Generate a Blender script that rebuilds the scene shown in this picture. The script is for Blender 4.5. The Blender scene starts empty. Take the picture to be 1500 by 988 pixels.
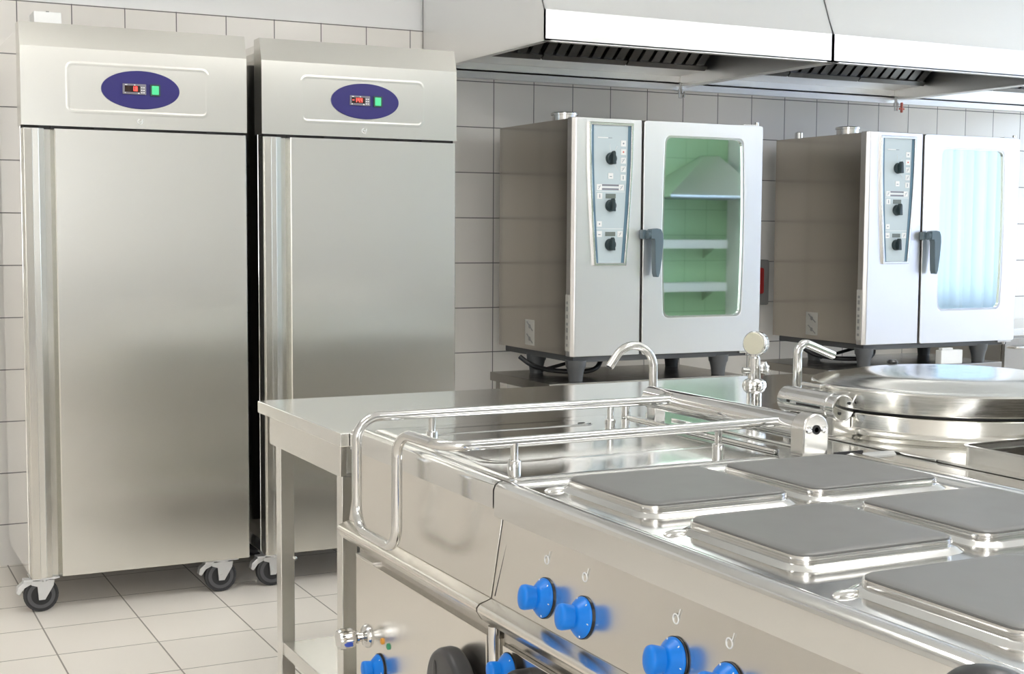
import bpy, bmesh, math, random
from mathutils import Vector, Matrix
random.seed(7)
sc = bpy.context.scene
COL = sc.collection
PI = math.pi

# ------------------------------------------------------------------ materials
def new_mat(name):
    m = bpy.data.materials.new(name); m.use_nodes = True
    nt = m.node_tree
    return m, nt, nt.nodes['Principled BSDF']

def plain(name, col, rough=0.5, metal=0.0, emit=None, es=0.0, coat=0.0, spec=0.5):
    m, nt, b = new_mat(name)
    b.inputs['Base Color'].default_value = (*col, 1)
    b.inputs['Roughness'].default_value = rough
    b.inputs['Metallic'].default_value = metal
    b.inputs['Specular IOR Level'].default_value = spec
    b.inputs['Coat Weight'].default_value = coat
    if emit:
        b.inputs['Emission Color'].default_value = (*emit, 1)
        b.inputs['Emission Strength'].default_value = es
    # faint procedural wear in the roughness
    tc = nt.nodes.new('ShaderNodeTexCoord'); n = nt.nodes.new('ShaderNodeTexNoise')
    n.inputs['Scale'].default_value = 14; n.inputs['Detail'].default_value = 3
    mr = nt.nodes.new('ShaderNodeMapRange')
    mr.inputs['To Min'].default_value = max(0.0, rough - 0.04); mr.inputs['To Max'].default_value = min(1, rough + 0.04)
    nt.links.new(tc.outputs['Object'], n.inputs['Vector']); nt.links.new(n.outputs['Fac'], mr.inputs['Value'])
    nt.links.new(mr.outputs['Result'], b.inputs['Roughness'])
    return m

def steel(name, col, r0, r1, stretch=(60, 60, 1.5), bump=0.02, wave=0.0, aniso=0.0, rot=0.0, wscale=2.0):
    m, nt, b = new_mat(name)
    b.inputs['Metallic'].default_value = 1.0
    tc = nt.nodes.new('ShaderNodeTexCoord')
    mp = nt.nodes.new('ShaderNodeMapping'); mp.inputs['Scale'].default_value = stretch
    nt.links.new(tc.outputs['Object'], mp.inputs['Vector'])
    n = nt.nodes.new('ShaderNodeTexNoise'); n.inputs['Scale'].default_value = 6; n.inputs['Detail'].default_value = 4
    nt.links.new(mp.outputs['Vector'], n.inputs['Vector'])
    mr = nt.nodes.new('ShaderNodeMapRange'); mr.inputs['To Min'].default_value = r0; mr.inputs['To Max'].default_value = r1
    mr.inputs['From Min'].default_value = .3; mr.inputs['From Max'].default_value = .7
    nt.links.new(n.outputs['Fac'], mr.inputs['Value']); nt.links.new(mr.outputs['Result'], b.inputs['Roughness'])
    mx = nt.nodes.new('ShaderNodeMix'); mx.data_type = 'RGBA'
    mx.inputs[6].default_value = (*[c * .985 for c in col], 1); mx.inputs[7].default_value = (*[min(1, c * 1.015) for c in col], 1)
    nt.links.new(n.outputs['Fac'], mx.inputs[0]); nt.links.new(mx.outputs[2], b.inputs['Base Color'])
    bp = nt.nodes.new('ShaderNodeBump'); bp.inputs['Strength'].default_value = bump; bp.inputs['Distance'].default_value = .002
    nt.links.new(n.outputs['Fac'], bp.inputs['Height'])
    last = bp if bump else None
    if wave:
        n2 = nt.nodes.new('ShaderNodeTexNoise'); n2.inputs['Scale'].default_value = wscale; n2.inputs['Detail'].default_value = 1
        nt.links.new(tc.outputs['Object'], n2.inputs['Vector'])
        b2 = nt.nodes.new('ShaderNodeBump'); b2.inputs['Strength'].default_value = wave; b2.inputs['Distance'].default_value = .02
        nt.links.new(n2.outputs['Fac'], b2.inputs['Height'])
        if bump: nt.links.new(bp.outputs['Normal'], b2.inputs['Normal'])
        last = b2
    if last: nt.links.new(last.outputs['Normal'], b.inputs['Normal'])
    if aniso:
        b.inputs['Anisotropic'].default_value = aniso
        b.inputs['Anisotropic Rotation'].default_value = rot
        tg = nt.nodes.new('ShaderNodeTangent'); tg.direction_type = 'RADIAL'; tg.axis = 'Z'
        nt.links.new(tg.outputs['Tangent'], b.inputs['Tangent'])
    return m

def tile(name, c1, c2, grout, w, h, ox, oy, axes, mortar=.0022, rough=.22, wav=.05, wscale=9):
    """axes: which world axes run along the two tile directions"""
    m, nt, b = new_mat(name)
    g = nt.nodes.new('ShaderNodeNewGeometry')
    sp = nt.nodes.new('ShaderNodeSeparateXYZ'); cb = nt.nodes.new('ShaderNodeCombineXYZ')
    nt.links.new(g.outputs['Position'], sp.inputs[0])
    for k, (a, o) in enumerate(zip(axes, (ox, oy))):
        ad = nt.nodes.new('ShaderNodeMath'); ad.operation = 'SUBTRACT'; ad.inputs[1].default_value = o - 40 * (w, h)[k]
        nt.links.new(sp.outputs[a], ad.inputs[0]); nt.links.new(ad.outputs[0], cb.inputs[k])
    br = nt.nodes.new('ShaderNodeTexBrick'); br.offset = 0; br.squash = 1
    for k, v in {'Scale': 1, 'Mortar Size': mortar, 'Mortar Smooth': .1, 'Brick Width': w, 'Row Height': h, 'Bias': 0}.items():
        br.inputs[k].default_value = v
    br.inputs['Color1'].default_value = (*c1, 1); br.inputs['Color2'].default_value = (*c2, 1); br.inputs['Mortar'].default_value = (*grout, 1)
    nt.links.new(cb.outputs[0], br.inputs['Vector']); nt.links.new(br.outputs['Color'], b.inputs['Base Color'])
    mr = nt.nodes.new('ShaderNodeMapRange'); mr.inputs['To Min'].default_value = rough; mr.inputs['To Max'].default_value = .8
    nt.links.new(br.outputs['Fac'], mr.inputs['Value']); nt.links.new(mr.outputs['Result'], b.inputs['Roughness'])
    n = nt.nodes.new('ShaderNodeTexNoise'); n.inputs['Scale'].default_value = wscale; nt.links.new(g.outputs['Position'], n.inputs['Vector'])
    b1 = nt.nodes.new('ShaderNodeBump'); b1.inputs['Strength'].default_value = wav; b1.inputs['Distance'].default_value = .02
    nt.links.new(n.outputs['Fac'], b1.inputs['Height'])
    b2 = nt.nodes.new('ShaderNodeBump'); b2.inputs['Strength'].default_value = .4; b2.inputs['Distance'].default_value = .002; b2.invert = True
    nt.links.new(br.outputs['Fac'], b2.inputs['Height']); nt.links.new(b1.outputs['Normal'], b2.inputs['Normal'])
    nt.links.new(b2.outputs['Normal'], b.inputs['Normal'])
    return m

def cloth(name, col):
    m = bpy.data.materials.new(name); m.use_nodes = True; nt = m.node_tree
    for x in list(nt.nodes):
        if x.type != 'OUTPUT_MATERIAL': nt.nodes.remove(x)
    out = [x for x in nt.nodes if x.type == 'OUTPUT_MATERIAL'][0]
    d = nt.nodes.new('ShaderNodeBsdfDiffuse'); d.inputs['Color'].default_value = (*col, 1)
    t = nt.nodes.new('ShaderNodeBsdfTranslucent'); t.inputs['Color'].default_value = (*col, 1)
    x = nt.nodes.new('ShaderNodeMixShader'); x.inputs[0].default_value = .6
    nt.links.new(d.outputs[0], x.inputs[1]); nt.links.new(t.outputs[0], x.inputs[2]); nt.links.new(x.outputs[0], out.inputs['Surface'])
    return m

def glass_tint(name, glossy, trans, fac):
    m = bpy.data.materials.new(name); m.use_nodes = True; nt = m.node_tree
    for x in list(nt.nodes):
        if x.type != 'OUTPUT_MATERIAL': nt.nodes.remove(x)
    out = [x for x in nt.nodes if x.type == 'OUTPUT_MATERIAL'][0]
    g = nt.nodes.new('ShaderNodeBsdfGlossy'); g.inputs['Color'].default_value = (*glossy, 1); g.inputs['Roughness'].default_value = .02
    t = nt.nodes.new('ShaderNodeBsdfTransparent'); t.inputs['Color'].default_value = (*trans, 1)
    x = nt.nodes.new('ShaderNodeMixShader'); x.inputs[0].default_value = fac
    nt.links.new(t.outputs[0], x.inputs[1]); nt.links.new(g.outputs[0], x.inputs[2]); nt.links.new(x.outputs[0], out.inputs['Surface'])
    return m

M = dict(
    fridge=steel('brushed fridge steel', (.72, .71, .665), .24, .25, (60, 60, 1.5), .0, .02, .8, 0.0, 1.3),
    fridge_strip=steel('fridge door profile steel', (.70, .685, .64), .2, .24, (60, 60, 1.5), .0),
    table=steel('satin table steel', (.72, .71, .68), .26, .27, (8, 8, 8), 0, .03),
    tabletop=steel('worktop steel', (.74, .74, .72), .15, .17, (8, 8, 8), 0, .01),
    range=steel('range front steel', (.75, .725, .68), .22, .23, (8, 8, 8), 0, .06, wscale=3),
    top=steel('polished hob steel', (.72, .72, .705), .11, .13, (8, 8, 8), 0, .02, wscale=4),
    hood=steel('hood steel', (.86, .86, .85), .30, .36, (2, 60, 60), 0, .02),
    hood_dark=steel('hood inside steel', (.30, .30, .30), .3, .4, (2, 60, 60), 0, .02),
    oven=steel('oven front steel', (.82, .81, .80), .30, .33, (60, 60, 2), 0, .02),
    fridge_side=steel('fridge side steel', (.80, .79, .76), .06, .08, (8, 8, 8), 0, 0),
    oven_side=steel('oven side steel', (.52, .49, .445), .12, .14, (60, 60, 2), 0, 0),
    counter=plain('dark counter laminate', (.16, .15, .14), .4),
    stand=steel('stand steel', (.42, .40, .37), .2, .28, (2, 60, 60), 0),
    kettle=steel('spun kettle steel', (.72, .71, .67), .12, .2, (3, 3, 60), 0, .02),
    chrome=plain('chrome', (.66, .66, .65), .07, 1.0),
    satin=plain('satin chrome', (.66, .65, .63), .2, 1.0),
    zinc=plain('zinc plated steel', (.72, .73, .74), .35, .8),
    rubber=plain('black rubber', (.02, .02, .022), .55),
    wheelhub=plain('grey wheel hub', (.09, .09, .095), .45),
    black=plain('black plastic', (.015, .015, .017), .35),
    darkgap=plain('dark recess', (.02, .02, .02), .8),
    iron=plain('cast iron hot plate', (.17, .17, .166), .45, 0.2),
    blue=plain('blue knob plastic', (.004, .20, .74), .34, spec=.35),
    white=plain('white print', (.85, .86, .85), .5),
    icon=plain('icon print', (.30, .35, .40), .5),
    redprint=plain('red print', (.75, .2, .15), .5),
    navy=plain('navy badge plastic', (.024, .019, .165), .35),
    badge_grey=plain('grey controller bezel', (.22, .21, .25), .4),
    display=plain('dark display', (.03, .015, .012), .2),
    led_red=plain('red led', (.8, .05, .03), .4, emit=(1, .06, .05), es=1.4),
    led_green=plain('green lit switch', (.06, .5, .22), .4, emit=(.10, .8, .35), es=.18),
    socket=plain('dark green switch frame', (.03, .08, .06), .4),
    panel=plain('grey blue control foil', (.54, .63, .66), .35),
    panel_edge=plain('slate foil edge', (.12, .22, .30), .35),
    slate=plain('slate grey plastic', (.11, .16, .19), .38),
    knobdark=plain('dark slate knob', (.025, .045, .05), .3),
    lcd=plain('lcd window', (.17, .2, .18), .3),
    foot=plain('grey plastic foot', (.10, .105, .11), .5),
    gasket=plain('ivory gasket', (.62, .60, .48), .5),
    label=plain('silver rating label', (.55, .54, .50), .4),
    labelgrey=plain('grey label print', (.28, .28, .27), .5),
    red=plain('red plastic', (.35, .02, .02), .35),
    plaster=plain('white plaster', (.93, .935, .935), .8),
    cream=plain('warm cream wall paint', (.82, .785, .73), .7),
    rearpaint=plain('greyish wall paint', (.66, .65, .61), .7),
    ceil=plain('white ceiling', (.88, .88, .87), .9),
    orange=plain('orange pilot lamp', (.8, .35, .04), .3),
    green=plain('green pilot lamp', (.03, .3, .14), .3),
    bluemark=plain('blue tap mark', (.05, .10, .5), .3),
    grip=plain('dark grey grip', (.045, .045, .047), .4),
    wtile=tile('wall tile', (.86, .83, .78), (.88, .85, .80), (.17, .165, .16), .216, .2155, .742, .172, (0, 2)),
    wtile_y=tile('wall tile side', (.86, .83, .78), (.88, .85, .80), (.17, .165, .16), .216, .2155, .742, .172, (1, 2)),
    gtile=tile('green wall tile', (.46, .68, .42), (.48, .70, .44), (.2, .3, .2), .30, .30, .1, .172, (0, 2)),
    ftile=tile('floor tile', (.90, .845, .77), (.92, .865, .79), (.36, .33, .29), .33, .33, .66, 4.64, (0, 1), .0028, .3, .03, 6),
    sky=plain('daylight pane', (.8, .9, 1), .5, emit=(.86, .87, 1.0), es=.95),
    sky3=plain('open daylight pane', (.8, .9, 1), .5, emit=(.70, .84, 1.0), es=2.9),
    fill_pane=plain('added fill pane', (.8, .9, 1), .5, emit=(.98, .98, 1.0), es=2.6),  # glow of the added, unseen pane behind the camera
    lamp=plain('lamp diffuser', (.9, .9, .9), .5, emit=(1, .985, .95), es=5.5),
    curtain=cloth('pale blue curtain', (.84, .90, 1.0)),
    glass=glass_tint('tinted oven glass', (.80, .92, .87), (.35, .62, .52), .7),
)

# ------------------------------------------------------------------ mesh building
class MB:
    def __init__(s): s.bm = bmesh.new(); s.mi = 0
    def _add(s, verts, faces):
        vs = [s.bm.verts.new(v) for v in verts]
        for f in faces:
            try: s.bm.faces.new([vs[i] for i in f]).material_index = s.mi
            except ValueError: pass
        return vs
    def box(s, x0, x1, y0, y1, z0, z1, bev=0, seg=2):
        t = bmesh.new()
        bmesh.ops.create_cube(t, size=1)
        bmesh.ops.scale(t, vec=(x1 - x0, y1 - y0, z1 - z0), verts=t.verts)
        bmesh.ops.translate(t, vec=((x0 + x1) / 2, (y0 + y1) / 2, (z0 + z1) / 2), verts=t.verts)
        if bev: bmesh.ops.bevel(t, geom=list(t.edges), offset=bev, segments=seg, profile=.5, affect='EDGES')
        s._merge(t); return s
    def _merge(s, t, mat=None):
        if mat is not None: bmesh.ops.transform(t, matrix=mat, verts=t.verts)
        d = {v: s.bm.verts.new(v.co) for v in t.verts}
        for f in t.faces:
            try: s.bm.faces.new([d[v] for v in f.verts]).material_index = s.mi
            except ValueError: pass
        t.free()
    def prism(s, poly, axis, a, b):
        """poly of 2D points extruded along axis 0/1/2 from a to b"""
        n = len(poly)
        def p(q, w):
            return {0: (w, q[0], q[1]), 1: (q[0], w, q[1]), 2: (q[0], q[1], w)}[axis]
        vs = [p(q, a) for q in poly] + [p(q, b) for q in poly]
        s._add(vs, [list(range(n))[::-1], list(range(n, 2 * n))] + [[i, (i + 1) % n, n + (i + 1) % n, n + i] for i in range(n)])
        return s
    def ring(s, outer, inner, axis, a, b):
        n = len(outer)
        def p(q, w):
            return {0: (w, q[0], q[1]), 1: (q[0], w, q[1]), 2: (q[0], q[1], w)}[axis]
        vs = [p(q, a) for q in outer] + [p(q, a) for q in inner] + [p(q, b) for q in outer] + [p(q, b) for q in inner]
        fs = []
        for i in range(n):
            j = (i + 1) % n
            fs += [[i, j, n + j, n + i], [2 * n + i, 3 * n + i, 3 * n + j, 2 * n + j], [i, 2 * n + i, 2 * n + j, j], [n + i, n + j, 3 * n + j, 3 * n + i]]
        s._add(vs, fs); return s
    def strip(s, loops, cap0=True, cap1=True, closed=True):
        n = len(loops[0]); vs = [v for L in loops for v in L]; fs = []
        for k in range(len(loops) - 1):
            for i in range(n if closed else n - 1):
                j = (i + 1) % n
                fs.append([k * n + i, k * n + j, (k + 1) * n + j, (k + 1) * n + i])
        if cap0: fs.append(list(range(n))[::-1])
        if cap1: fs.append(list(range((len(loops) - 1) * n, len(loops) * n)))
        s._add(vs, fs); return s
    def lathe(s, prof, o, d, seg=32, caps=True, ref=None):
        """prof [(radius, distance along d)] about axis through o"""
        d = Vector(d).normalized(); o = Vector(o)
        u = (Vector(ref) if ref else (Vector((0, 0, 1)) if abs(d.z) < .9 else Vector((1, 0, 0)))).cross(d).normalized(); w = d.cross(u)
        loops = [[tuple(o + d * h + (u * math.cos(2 * PI * i / seg) + w * math.sin(2 * PI * i / seg)) * max(r, 1e-5)) for i in range(seg)] for r, h in prof]
        return s.strip(loops, caps, caps)
    def cyl(s, a, b, r, r2=None, seg=24):
        a = Vector(a); b = Vector(b)
        return s.lathe([(r, 0), (r if r2 is None else r2, (b - a).length)], a, b - a, seg)
    def tube(s, pts, r, seg=14, caps=True):
        P = [Vector(p) for p in pts]; loops = []
        t0 = (P[1] - P[0]).normalized(); u = t0.orthogonal().normalized()
        for i, p in enumerate(P):
            t = ((P[min(i + 1, len(P) - 1)] - p).normalized() + (p - P[max(i - 1, 0)]).normalized())
            t = t.normalized() if t.length > 1e-6 else t0
            u = (u - t * u.dot(t)).normalized(); w = t.cross(u)
            loops.append([tuple(p + (u * math.cos(2 * PI * k / seg) + w * math.sin(2 * PI * k / seg)) * r) for k in range(seg)])
        return s.strip(loops, caps, caps)
    def sphere(s, c, r, sc3=(1, 1, 1), seg=20):
        t = bmesh.new(); bmesh.ops.create_uvsphere(t, u_segments=seg, v_segments=seg // 2, radius=r)
        s._merge(t, Matrix.Translation(c) @ Matrix.Diagonal((*sc3, 1))); return s
    def build(s, name, mat, parent=None, smooth=35, bev=0, origin=None, seg=2):
        me = bpy.data.meshes.new(name)
        bmesh.ops.recalc_face_normals(s.bm, faces=s.bm.faces)
        root = parent
        off = Vector((0, 0, 0))
        while root is not None:
            off += root.location; root = root.parent
        if origin is not None: off = Vector(origin)
        bmesh.ops.translate(s.bm, vec=-off, verts=s.bm.verts)
        s.bm.to_mesh(me); s.bm.free()
        for m in (mat if isinstance(mat, (list, tuple)) else [mat]): me.materials.append(m)
        o = bpy.data.objects.new(name, me); COL.objects.link(o)
        if parent: o.parent = parent
        elif origin is not None: o.location = origin
        if smooth:
            for p in me.polygons: p.use_smooth = True
            me.set_sharp_from_angle(angle=math.radians(smooth))
        if bev:
            md = o.modifiers.new('Bevel', 'BEVEL'); md.width = bev; md.segments = seg; md.limit_method = 'ANGLE'; md.angle_limit = math.radians(40)
        if smooth and len(me.polygons) > 6:
            wn = o.modifiers.new('WeightedNormal', 'WEIGHTED_NORMAL'); wn.keep_sharp = True; wn.weight = 80
        return o

def tag(o, label, cat, group=None):
    o['label'] = label; o['category'] = cat
    if group: o['group'] = group
    return o
def thing(name, loc, label, cat, group=None):
    o = bpy.data.objects.new(name, None); o.empty_display_size = .1; COL.objects.link(o); o.location = loc
    return tag(o, label, cat, group)
def struct(o): o['kind'] = 'structure'; return o
def copy_tree(o, parent=None):
    c = o.copy(); COL.objects.link(c); c.parent = parent
    for ch in o.children: copy_tree(ch, c)
    return c
def rrect(x0, x1, y0, y1, r, n=6):
    out = []
    for cx, cy, a in ((x1 - r, y1 - r, 0), (x0 + r, y1 - r, 90), (x0 + r, y0 + r, 180), (x1 - r, y0 + r, 270)):
        for k in range(n + 1):
            t = math.radians(a + 90 * k / n); out.append((cx + r * math.cos(t), cy + r * math.sin(t)))
    return out
def fillet(pts, r, n=7):
    P = [Vector(p) for p in pts]; out = [P[0]]
    for i in range(1, len(P) - 1):
        a, b, c = P[i - 1], P[i], P[i + 1]
        u = (a - b).normalized(); v = (c - b).normalized()
        d = min(r, (a - b).length * .49, (c - b).length * .49)
        ang = u.angle(v)
        # arc through tangent points
        p0 = b + u * d; p1 = b + v * d
        bis = (u + v).normalized(); rad = d * math.tan(ang / 2); cen = b + bis * (d / math.cos(ang / 2))
        e0 = p0 - cen; e1 = p1 - cen; th = e0.angle(e1)
        for k in range(n + 1):
            f = k / n
            out.append(cen + (e0 * math.sin((1 - f) * th) + e1 * math.sin(f * th)) / math.sin(th))
    out.append(P[-1]); return out

# ------------------------------------------------------------------ room shell
XL, XR, YR, YB, ZC = -2.4, 9.7, -3.5, 5.99, 3.3
struct(MB().box(XL - .1, XR + .1, YR - .1, YB + .2, -.1, 0).build('floor', M['ftile'], smooth=0))
struct(MB().box(XL - .1, XR + .1, YR - .1, YB + .2, ZC, ZC + .1).build('ceiling', M['ceil'], smooth=0))
o = struct(MB().box(XL - .1, XR + .1, YB + .012, YB + .2, 0, ZC).build('wall_back', M['plaster'], smooth=0))
struct(MB().box(XL, XR, YB, YB + .012, 0, 2.330).build('trim_1', M['wtile'], smooth=0))          # tiled lower part of the wall
struct(MB().box(XL - .1, XL, YR - .1, YB + .2, 0, ZC).build('wall_left', M['cream'], smooth=0))
struct(MB().box(XL - .1, 7.6, YR - .1, YR, 0, ZC).build('wall_rear', M['rearpaint'], smooth=0))
struct(MB().box(7.6, XR + .1, YR - .1, YR, 0, ZC).build('wall_rear_tiled', M['gtile'], smooth=0))
# wall_right with window openings
wy0, wy1, wz0, wz1 = -2.3, 1.3, .75, 2.9
w = MB()
w.box(XR, XR + .1, YR - .1, wy0, 0, ZC); w.box(XR, XR + .1, wy1, 2.2, 0, ZC); w.box(XR, XR + .1, 5.0, YB + .2, 0, ZC)
w.box(XR, XR + .1, 2.2, 5.0, 0, wz0); w.box(XR, XR + .1, 2.2, 5.0, wz1, ZC)
w.box(XR, XR + .1, wy0, wy1, 0, wz0); w.box(XR, XR + .1, wy0, wy1, wz1, ZC)
struct(w.build('wall_right', M['plaster'], smooth=0))
w = MB(); w.box(XR + .06, XR + .08, wy0, wy1, wz0, wz1); struct(w.build('window_1', M['sky'], smooth=0))
w = MB(); w.box(XR + .06, XR + .08, 2.2, 5.0, wz0, wz1); struct(w.build('window_3', M['sky3'], smooth=0))
w = MB()
for y in (2.23, 3.6, 4.97): w.box(XR + .02, XR + .07, y - .03, y + .03, wz0, wz1)
for z in (wz0 + .03, wz1 - .03): w.box(XR + .02, XR + .07, 2.2, 5.0, z - .03, z + .03)
struct(w.build('trim_4', M['white'], smooth=0))
w = MB()
for y in (wy0 + .03, (wy0 + wy1) / 2, wy1 - .03): w.box(XR + .02, XR + .07, y - .03, y + .03, wz0, wz1)
for z in (wz0 + .03, wz1 - .03): w.box(XR + .02, XR + .07, wy0, wy1, z - .03, z + .03)
struct(w.build('trim_2', M['white'], smooth=0))
# gathered curtain, pleated sheet with thickness
def curtain(y0, y1, label):
    n = 90; prof = []
    for k in range(n + 1):
        y = y0 + (y1 - y0) * k / n; prof.append((XR - .1 + .035 * math.sin(k * .9) + .012 * math.sin(k * 2.3), y))
    o = MB().strip([[(x, y, .5) for x, y in prof], [(x, y, 2.95) for x, y in prof]], False, False, closed=False).build('curtain', M['curtain'])
    tag(o, label, 'curtain', 'window curtains')
curtain(-.48, 1.28, 'pale blue pleated curtain on the half of the window nearer the cooking line')
curtain(-2.28, -.52, 'pale blue pleated curtain on the half of the window nearer the green tiles')
# added glowing pane behind the camera, frontal fill for the back wall
MBW = MB(); MBW.box(-2.3, -.1, YR, YR + .012, .9, 2.95); struct(MBW.build('fill_window', M['fill_pane'], smooth=0))
w = MB()
for x in (-2.3, -1.2, -.1): w.box(x - .03, x + .03, YR, YR + .05, .87, 2.98)
for z in (.9, 2.95): w.box(-2.33, -.07, YR, YR + .05, z - .03, z + .03)
struct(w.build('trim_3', M['white'], smooth=0))  # frame around the added fill pane

# added luminaires out of view, hung low to brighten the ceiling and room
def lamp(x, y, lab):
    t = thing('added_ceiling_light', (x, y, ZC), lab, 'ceiling light', 'added ceiling lights over the kitchen')
    MB().box(x - .64, x + .64, y - .16, y + .16, ZC - .30, ZC - .23, .02).build('diffuser', M['lamp'], t)
    for dx in (-.5, .5): MB().cyl((x + dx, y, ZC - .231), (x + dx, y, ZC - .001), .004, seg=8).build('suspension_rod', M['satin'], t)
    MB().box(x - .66, x + .66, y - .02, y + .02, ZC - .24, ZC - .222, .002).build('housing', M['white'], t)
for x, y, lab in ((.3, 3.2, 'added long white ceiling light in front of the refrigerators'), (3.0, 2.6, 'added long white ceiling light over the cooking island'),
                  (6.0, 2.6, 'added long white ceiling light over the aisle near the window'), (.3, -.6, 'added long white ceiling light near the cream wall'),
                  (3.6, -.8, 'added long white ceiling light behind the cooking island'), (7.2, -.8, 'added long white ceiling light beside the green tiled wall')):
    lamp(x, y, lab)

# ------------------------------------------------------------------ refrigerators
SEG = {'0': 'abcdef', '1': 'bc', '2': 'abged', '3': 'abgcd', '4': 'fgbc', '5': 'afgcd', '6': 'afgedc', '7': 'abc', '8': 'abcdefg', '-': 'g'}
def digits(mb, txt, x, z, w, h, y, t):
    for ch in txt:
        if ch == '.': mb.box(x - .3 * w, x - .3 * w + t, y, y + .001, z, z + t); continue
        for sgm in SEG[ch]:
            q = {'a': (x, x + w, z + h - t, z + h), 'd': (x, x + w, z, z + t), 'g': (x, x + w, z + h / 2 - t / 2, z + h / 2 + t / 2),
                 'b': (x + w - t, x + w, z + h / 2, z + h), 'c': (x + w - t, x + w, z, z + h / 2), 'e': (x, x + t, z, z + h / 2), 'f': (x, x + t, z + h / 2, z + h)}[sgm]
            mb.box(q[0], q[1], y, y + .001, q[2], q[3])
        x += w * 1.5
def castor(x, y, parent, brake=True, ang=0):
    r = .062
    c = MB()
    c.box(x - .05, x + .05, y - .05, y + .05, .128, .133, .001)
    c.lathe([(.03, 0), (.03, .008), (.022, .012)], (x, y, .128), (0, 0, -1))
    cx = x - .01; yy = y
    for s_ in (-1, 1):
        fy = yy + s_ * .021
        c.prism([(cx - .034, .118), (cx + .046, .118), (cx + .042, .096), (cx + .012, .046), (cx - .010, .046), (cx - .014, .096), (cx - .036, .104)], 1, fy - .002, fy + .002)
    c.box(cx - .034, cx + .044, yy - .021, yy + .021, .112, .118)
    o = c.build('castor', M['zinc'], parent, bev=.0006)
    t = MB(); t.lathe([(.028, -.013), (.055, -.0145), (.061, -.012), (.062, -.006), (.062, .006), (.061, .012), (.055, .0145), (.028, .013)], (cx, yy, r), (0, 1, 0), 36)
    t.build('wheel', M['rubber'], o)
    MB().lathe([(.036, -.0152), (.058, -.0135), (.058, -.012), (.036, -.013)], (cx, yy, r), (0, 1, 0), 36, False).build('wheel_face', M['wheelhub'], o)
    t = MB(); t.lathe([(.029, -.010), (.029, .010)], (cx, yy, r), (0, 1, 0), 24); t.cyl((cx, yy - .026, r), (cx, yy + .026, r), .008)
    t.build('hub', M['zinc'], o)
    if brake:
        b = MB()
        b.prism([(cx - .034, .118), (cx - .034, .106), (cx - .058, .094), (cx - .076, .070), (cx - .086, .076), (cx - .082, .098), (cx - .060, .116)], 1, yy - .017, yy + .017)
        b.box(cx - .062, cx - .028, yy - .022, yy + .022, .113, .124, .002)
        b.build('brake_pedal', M['zinc'], o, bev=.002)
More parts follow.
